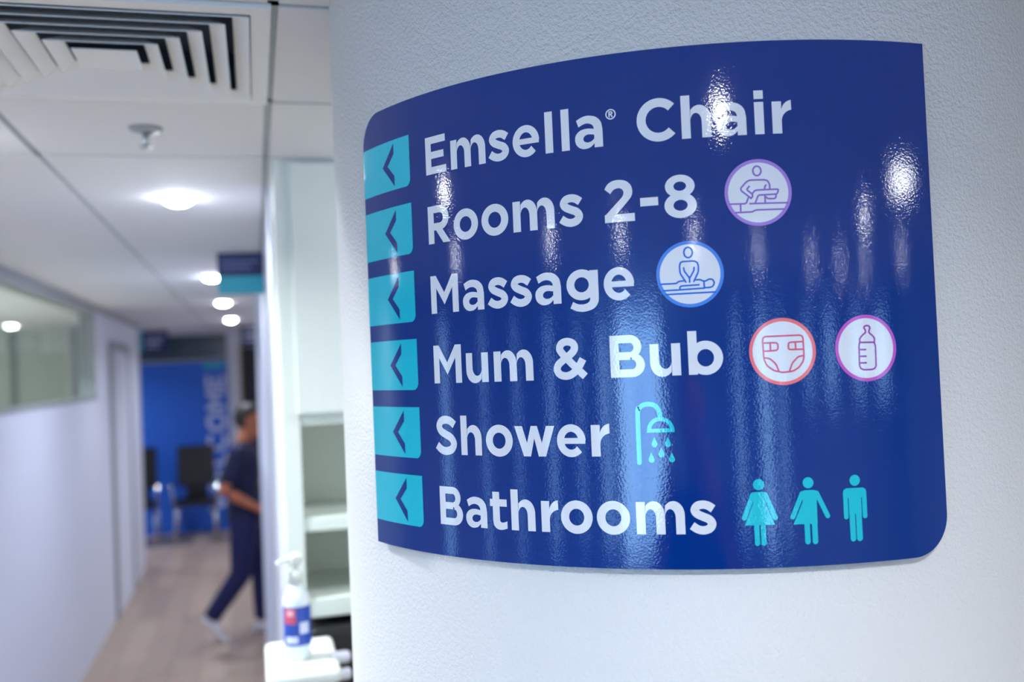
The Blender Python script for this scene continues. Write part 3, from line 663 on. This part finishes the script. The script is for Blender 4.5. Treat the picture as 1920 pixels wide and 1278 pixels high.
box('body', 0.07, 0.94, 2.44, 2.868, 0.08, 0.92, m_white, t, bev=0.004); box('plinth', 0.09, 0.92, 2.48, 2.868, 0, 0.08, m_dark, t); box('worktop', 0.062, 0.95, 2.42, 2.868, 0.92, 0.955, m_white, t, bev=0.004)
t = thing('black_appliance', (0.4, 2.64, 0.955), 'black box-shaped appliance under the open shelves', 'appliance')
box('body', 0.108, 0.80, 2.46, 2.84, 0.962, 1.255, m_black, t, bev=0.015, seg=3); box('front_panel', 0.13, 0.78, 2.45, 2.462, 0.98, 1.10, m_dark, t, bev=0.004)
for fx in (0.14, 0.77):
    for fy in (2.50, 2.80): lathe('foot', [(0.012, 0.955), (0.012, 0.963)], fx, fy, m_black, t, 12)

ped = thing('pedestal', (0.075, 2.2, 0), 'white pedestal with rounded top under the sanitizer bottle', 'pedestal')
box('column_body', 0.012, 0.145, 2.10, 2.34, 0.03, 1.24, m_white, ped, bev=0.02, seg=3); box('base_plate', -0.02, 0.18, 2.05, 2.38, 0, 0.03, m_white, ped, bev=0.008); box('top', 0.0, 0.158, 2.08, 2.36, 1.235, 1.265, m_white, ped, bev=0.013, seg=4)
t = thing('bracket_shelf', (0.17, 2.2, 1.20), 'pale bracket with two rounded arms on the side of the white pedestal', 'bracket')
for z in (1.256, 1.218):
    bm = bmesh.new(); add_tube(bm, [(0.143, 2.2, z), (0.150, 2.2, z), (0.178, 2.2, z), (0.184, 2.2, z), (0.187, 2.2, z)], [0.012, 0.0135, 0.0135, 0.011, 0.005], 18); bm_obj('arm', bm, m_wall, t, smooth=True)

BX, BY, BZ = 0.072, 2.2, 1.265
bot = thing('sanitizer_bottle', (BX, BY, BZ), 'clear pump bottle with a blue and red label on the white pedestal', 'bottle')
m_bot = mat('clear_plastic', (222, 230, 232), 0.12)
lathe('body', [(0.026, BZ), (0.0295, BZ + 0.004), (0.0295, BZ + 0.125), (0.027, BZ + 0.142), (0.017, BZ + 0.158), (0.0135, BZ + 0.163), (0.0135, BZ + 0.170)], BX, BY, m_bot, bot, 40)
lab = lathe('label_band', [(0.0299, BZ + 0.034), (0.0302, BZ + 0.035), (0.0302, BZ + 0.118), (0.0299, BZ + 0.119)], BX, BY, mat('label_blue', (44, 76, 172), 0.35), bot, 40)
def patch(name, a0, a1, z0, z1, m, parent):
    V, Fc = [], []; n = 10; o = wloc(parent)
    for k in range(n + 1):
        a = math.radians(a0 + (a1 - a0) * k / n)
        for z in (z0, z1): V.append(Vector((BX + 0.0306 * math.sin(a), BY - 0.0306 * math.cos(a), z)) - o)
    for k in range(n): Fc.append((2 * k, 2 * k + 2, 2 * k + 3, 2 * k + 1))
    return link(name, mesh(name, V, Fc), m, parent)
patch('label_patch', -62, -6, BZ + 0.082, BZ + 0.117, mat('label_red', (196, 84, 110), 0.4), lab); patch('label_patch', -45, -15, BZ + 0.10, BZ + 0.112, mat('label_pink', (236, 186, 196), 0.4), lab)
patch('label_patch', 8, 50, BZ + 0.060, BZ + 0.085, m_paletext, lab); patch('label_patch', -55, 0, BZ + 0.04, BZ + 0.055, m_paletext, lab)
lathe('pump_collar', [(0.0165, BZ + 0.168), (0.0165, BZ + 0.190), (0.012, BZ + 0.196)], BX, BY, m_white, bot, 28)
lathe('pump_stem', [(0.006, BZ + 0.195), (0.006, BZ + 0.212)], BX, BY, m_white, bot, 16)
bm = bmesh.new(); add_lathe(bm, [(0.012, BZ + 0.208), (0.015, BZ + 0.214), (0.015, BZ + 0.226), (0.010, BZ + 0.231)], BX, BY, 24); add_tube(bm, [(BX, BY, BZ + 0.221), (BX - 0.03, BY - 0.006, BZ + 0.219), (BX - 0.042, BY - 0.008, BZ + 0.213)], [0.006, 0.005, 0.004], 12); bm_obj('pump_head', bm, m_white, bot)

# ------------------------------------------------------------------ the walking person
m_skin = mat('skin', (178, 104, 72), 0.5); m_tee = mat('navy_shirt', (16, 24, 62), 0.8); m_trs = mat('navy_trousers', (14, 20, 74), 0.8)
m_shoe = mat('white_shoe', (214, 214, 222), 0.5); m_hair = mat('dark_hair', (20, 16, 16), 0.6)
def fuse(name, bm, m, parent, voxel=0.007, smooth=6):
    """melt closed pieces into one continuous surface"""
    me = bpy.data.meshes.new(name + '_src'); bmesh.ops.recalc_face_normals(bm, faces=bm.faces); bm.to_mesh(me); bm.free()
    o = bpy.data.objects.new(name + '_src', me); COL.objects.link(o)
    r = o.modifiers.new('r', 'REMESH'); r.mode = 'VOXEL'; r.voxel_size = voxel
    c = o.modifiers.new('s', 'SMOOTH'); c.factor = 0.5; c.iterations = smooth
    bpy.context.view_layer.update()
    nm = bpy.data.meshes.new_from_object(o.evaluated_get(bpy.context.evaluated_depsgraph_get()))
    bpy.data.objects.remove(o); nm.materials.clear()
    return link(name, nm, m, parent, smooth=True)
def add_ell(bm, c, r, sub=3):
    q = bmesh.ops.create_icosphere(bm, subdivisions=sub, radius=1.0)
    for v in q['verts']: v.co = Vector((c[0] + v.co.x * r[0], c[1] + v.co.y * r[1], c[2] + v.co.z * r[2]))
def add_limb(bm, pts, rs):
    """tapering limb with round ends"""
    add_tube(bm, pts, rs, 14)
    for p, r in zip(pts, rs): add_ell(bm, p, (r, r, r), 2)
def add_loft(bm, rings, n=28):
    R = []
    for (x, y, z), rx, ry in rings: R.append([bm.verts.new((x + rx * math.cos(2 * math.pi * k / n), y + ry * math.sin(2 * math.pi * k / n), z)) for k in range(n)])
    for A, B in zip(R, R[1:]):
        for k in range(n): bm.faces.new((A[k], A[(k + 1) % n], B[(k + 1) % n], B[k]))
    bm.faces.new(R[0][::-1]); bm.faces.new(R[-1])
def build_person(root, J, fingers, m_top, m_leg):
    p = lambda k: Vector(J[k]); mid = lambda a, b_, t: p(a).lerp(p(b_), t)
    hd = p('head')                                             # centre of the skull
    bm = bmesh.new()
    add_ell(bm, hd, (0.097, 0.077, 0.104)); add_ell(bm, hd + Vector((0.027, 0, -0.062)), (0.068, 0.060, 0.088)); add_ell(bm, hd + Vector((0.1, 0, -0.04)), (0.020, 0.013, 0.024), 2)
    for s in (-1, 1): add_ell(bm, hd + Vector((-0.008, s * 0.078, -0.03)), (0.020, 0.010, 0.032), 2)
    add_limb(bm, [p('chest') + Vector((0, 0, 0.08)), hd + Vector((-0.018, 0, -0.07))], [0.060, 0.052])
    add_loft(bm, [(p('pelvis') + Vector((0, 0, -0.08)), 0.09, 0.13), (p('pelvis') + Vector((0, 0, 0.05)), 0.10, 0.14), (p('waist'), 0.085, 0.125), (p('chest'), 0.10, 0.15), (p('chest') + Vector((0, 0, 0.12)), 0.055, 0.09)])
    for s in 'RL':
        add_limb(bm, [p('sh' + s), p('el' + s), mid('el' + s, 'wr' + s, 0.35), p('wr' + s)], [0.052, 0.040, 0.041, 0.027]); add_limb(bm, [p('wr' + s), p('pa' + s)], [0.026, 0.030])
        for ch in fingers[s]: add_limb(bm, [p('pa' + s)] + [Vector(q) for q in ch], [0.012, 0.0105, 0.0095, 0.0085])
        add_limb(bm, [p('hip' + s), p('kn' + s), mid('kn' + s, 'an' + s, 0.3), p('an' + s), p('to' + s)], [0.085, 0.056, 0.054, 0.036, 0.030])
    fuse('body', bm, m_skin, root, 0.0065, 4)
    bm = bmesh.new()
    W_, C_, P_ = p('waist'), p('chest'), p('pelvis')
    add_loft(bm, [(P_ + Vector((0, 0, -0.06)), 0.128, 0.172), (P_ + Vector((0, 0, 0.04)), 0.125, 0.168), (W_, 0.112, 0.156), (W_.lerp(C_, 0.6), 0.122, 0.172), (C_ + Vector((0, 0, 0.03)), 0.118, 0.182), (C_ + Vector((0, 0, 0.085)), 0.098, 0.170), (C_ + Vector((0.005, 0, 0.125)), 0.072, 0.105), (C_ + Vector((0.008, 0, 0.145)), 0.062, 0.068)])
    for s in 'RL':
        add_limb(bm, [C_ + (p('sh' + s) - C_) * 0.75, p('sh' + s)], [0.075, 0.072]); add_tube(bm, [p('sh' + s), mid('sh' + s, 'el' + s, 0.4), mid('sh' + s, 'el' + s, 0.82)], [0.072, 0.066, 0.062], 18)
    fuse('shirt', bm, m_top, root, 0.008, 6)
    bm = bmesh.new()
    add_loft(bm, [(P_ + Vector((0, 0, -0.13)), 0.10, 0.14), (P_ + Vector((0, 0, -0.06)), 0.121, 0.164), (P_ + Vector((0, 0, 0.06)), 0.112, 0.152)])
    for s in 'RL': add_limb(bm, [p('hip' + s), mid('hip' + s, 'kn' + s, 0.5), p('kn' + s)], [0.102, 0.092, 0.076]); add_tube(bm, [p('kn' + s), mid('kn' + s, 'an' + s, 0.5), mid('kn' + s, 'an' + s, 0.97)], [0.076, 0.068, 0.060], 18)
    fuse('trousers', bm, m_leg, root, 0.008, 6)
    # short hair as a cap over the top and back of the skull, and the features of the face
    bm = bmesh.new(); bmesh.ops.create_uvsphere(bm, u_segments=36, v_segments=26, radius=1.0)
    kill = [f for f in bm.faces if not ((f.calc_center_median().x < -0.12 and f.calc_center_median().z > -0.62) or f.calc_center_median().z > 0.05 + 0.5 * (f.calc_center_median().x + 0.1))]
    bmesh.ops.delete(bm, geom=kill, context='FACES')
    for v in bm.verts: v.co = hd + Vector((-0.005 + v.co.x * 0.104, v.co.y * 0.084, 0.005 + v.co.z * 0.109))
    bmesh.ops.solidify(bm, geom=bm.faces[:], thickness=0.012)
    me = bpy.data.meshes.new('hair'); bm.to_mesh(me); bm.free(); link('hair', me, m_hair, root, smooth=True)
    for s in (-1, 1):
        blob('eye', hd + Vector((0.086, s * 0.031, -0.012)), (0.010, 0.013, 0.007), m_hair, root)
        blob('eyebrow', hd + Vector((0.088, s * 0.032, 0.012)), (0.010, 0.020, 0.005), m_hair, root)
    blob('mouth', hd + Vector((0.091, 0, -0.092)), (0.007, 0.022, 0.006), mat('lip', (150, 76, 66), 0.5), root)
def blob(name, c, r, m, parent):
    bm = bmesh.new(); add_ell(bm, c, r); me = bpy.data.meshes.new(name); bm.to_mesh(me); bm.free()
    return link(name, me, m, parent, smooth=True)
def shoe(heel, d, up_, root, m):
    """low trainer: a sole outline lofted into a rounded upper"""
    a = Vector(heel); d = Vector(d).normalized(); u = Vector(up_).normalized(); w = d.cross(u).normalized(); bm = bmesh.new(); R = []
    for t, hw, h in ((0.0, 0.018, 0.05), (0.015, 0.034, 0.085), (0.07, 0.040, 0.092), (0.12, 0.042, 0.07), (0.19, 0.047, 0.05), (0.24, 0.040, 0.04), (0.27, 0.018, 0.024)):
        R.append([bm.verts.new(a + d * t + w * (hw * math.cos(q)) + u * (h / 2 + h / 2 * max(-1, min(1, 1.25 * math.sin(q))))) for q in [2 * math.pi * k / 16 for k in range(16)]])
    for A, B in zip(R, R[1:]):
        for k in range(16): bm.faces.new((A[k], A[(k + 1) % 16], B[(k + 1) % 16], B[k]))
    bm.faces.new(R[0]); bm.faces.new(R[-1][::-1]); bmesh.ops.recalc_face_normals(bm, faces=bm.faces)
    me = bpy.data.meshes.new('shoe'); bm.to_mesh(me); bm.free(); link('shoe', me, m, root, smooth=True)
# local frame: faces +x, right side towards the camera (-y)
P0 = (-0.055, 7.30, 0)
pr = thing('person', P0, 'person in navy shirt and trousers with white shoes walking through the corridor', 'person')
J = {'pelvis': (-0.05, 0, 0.90), 'waist': (-0.06, 0, 1.06), 'chest': (-0.05, 0, 1.27), 'head': (0.0, 0, 1.585),
 'shR': (-0.075, -0.175, 1.345), 'elR': (-0.185, -0.235, 1.09), 'wrR': (0.02, -0.215, 0.96), 'paR': (0.075, -0.205, 0.93),
 'shL': (-0.03, 0.175, 1.345), 'elL': (0.07, 0.24, 1.10), 'wrL': (0.27, 0.21, 1.02), 'paL': (0.33, 0.2, 1.0),
 'hipR': (-0.055, -0.085, 0.84), 'knR': (-0.09, -0.095, 0.47), 'anR': (-0.315, -0.10, 0.165), 'toR': (-0.235, -0.10, 0.06),
 'hipL': (-0.03, 0.085, 0.84), 'knL': (0.05, 0.095, 0.46), 'anL': (0.05, 0.10, 0.085), 'toL': (0.18, 0.11, 0.035)}
def fing(pal, d, side, curl):
    pal = Vector(pal); d = Vector(d).normalized(); side = Vector(side); out = []
    for k, L in enumerate((0.030, 0.034, 0.031, 0.025)):
        b0 = pal + d * 0.035 + side * (0.020 - 0.0135 * k)
        b1 = b0 + d * L + Vector((0, 0, -curl * 0.5)); b2 = b1 + d * L * 0.7 + Vector((0, 0, -curl)); out.append([tuple(b0), tuple(b1), tuple(b2)])
    th = pal + side * 0.03; out.append([tuple(th), tuple(th + d * 0.028 + side * 0.012), tuple(th + d * 0.05 + side * 0.008)])
    return out
FG = {'R': fing(J['paR'], (0.9, 0.1, -0.5), (0, 0.5, 0.85), 0.012), 'L': fing(J['paL'], (0.95, -0.1, -0.2), (0, -0.5, 0.85), 0.012)}
build_person(pr, J, FG, m_tee, m_trs)
shoe((-0.375, -0.10, 0.165), (0.62, 0, -0.74), (0.74, 0, 0.62), pr, m_shoe); shoe((-0.015, 0.10, 0.0), (1, 0.05, 0), (0, 0, 1), pr, m_shoe)

# ------------------------------------------------------------------ the photographer, mirrored darkly in the sign
ph = thing('person', tuple(F * -0.27), 'person in dark clothes with raised arms, mirrored darkly in the blue sign', 'person')
ph.rotation_euler = (0, 0, math.pi / 2 - YAW); ph.scale = (1.13, 1.13, 1.13)
J2 = {'pelvis': (-0.02, 0, 0.90), 'waist': (-0.03, 0, 1.06), 'chest': (-0.03, 0, 1.27), 'head': (0.0, 0, 1.585),
 'shR': (-0.03, -0.175, 1.345), 'elR': (0.03, -0.30, 1.12), 'wrR': (0.12, -0.16, 1.36), 'paR': (0.14, -0.13, 1.42),
 'shL': (-0.03, 0.175, 1.345), 'elL': (0.03, 0.30, 1.12), 'wrL': (0.12, 0.16, 1.36), 'paL': (0.14, 0.13, 1.42),
 'hipR': (-0.02, -0.095, 0.84), 'knR': (0.0, -0.14, 0.47), 'anR': (-0.03, -0.17, 0.085), 'toR': (0.10, -0.19, 0.035),
 'hipL': (-0.02, 0.095, 0.84), 'knL': (0.0, 0.14, 0.47), 'anL': (-0.03, 0.17, 0.085), 'toL': (0.10, 0.19, 0.035)}
FG2 = {'R': fing(J2['paR'], (0.02, 0.3, 0.9), (0.2, 0.9, 0.0), 0.004), 'L': fing(J2['paL'], (0.02, -0.3, 0.9), (0.2, -0.9, 0.0), 0.004)}
m_ptop = mat('plum_shirt', (44, 18, 40), 0.8); m_pleg = mat('black_trousers', (16, 14, 22), 0.8)
build_person(ph, J2, FG2, m_ptop, m_pleg)
shoe((-0.09, -0.165, 0.0), (1, -0.15, 0), (0, 0, 1), ph, m_black); shoe((-0.09, 0.165, 0.0), (1, 0.15, 0), (0, 0, 1), ph, m_black)
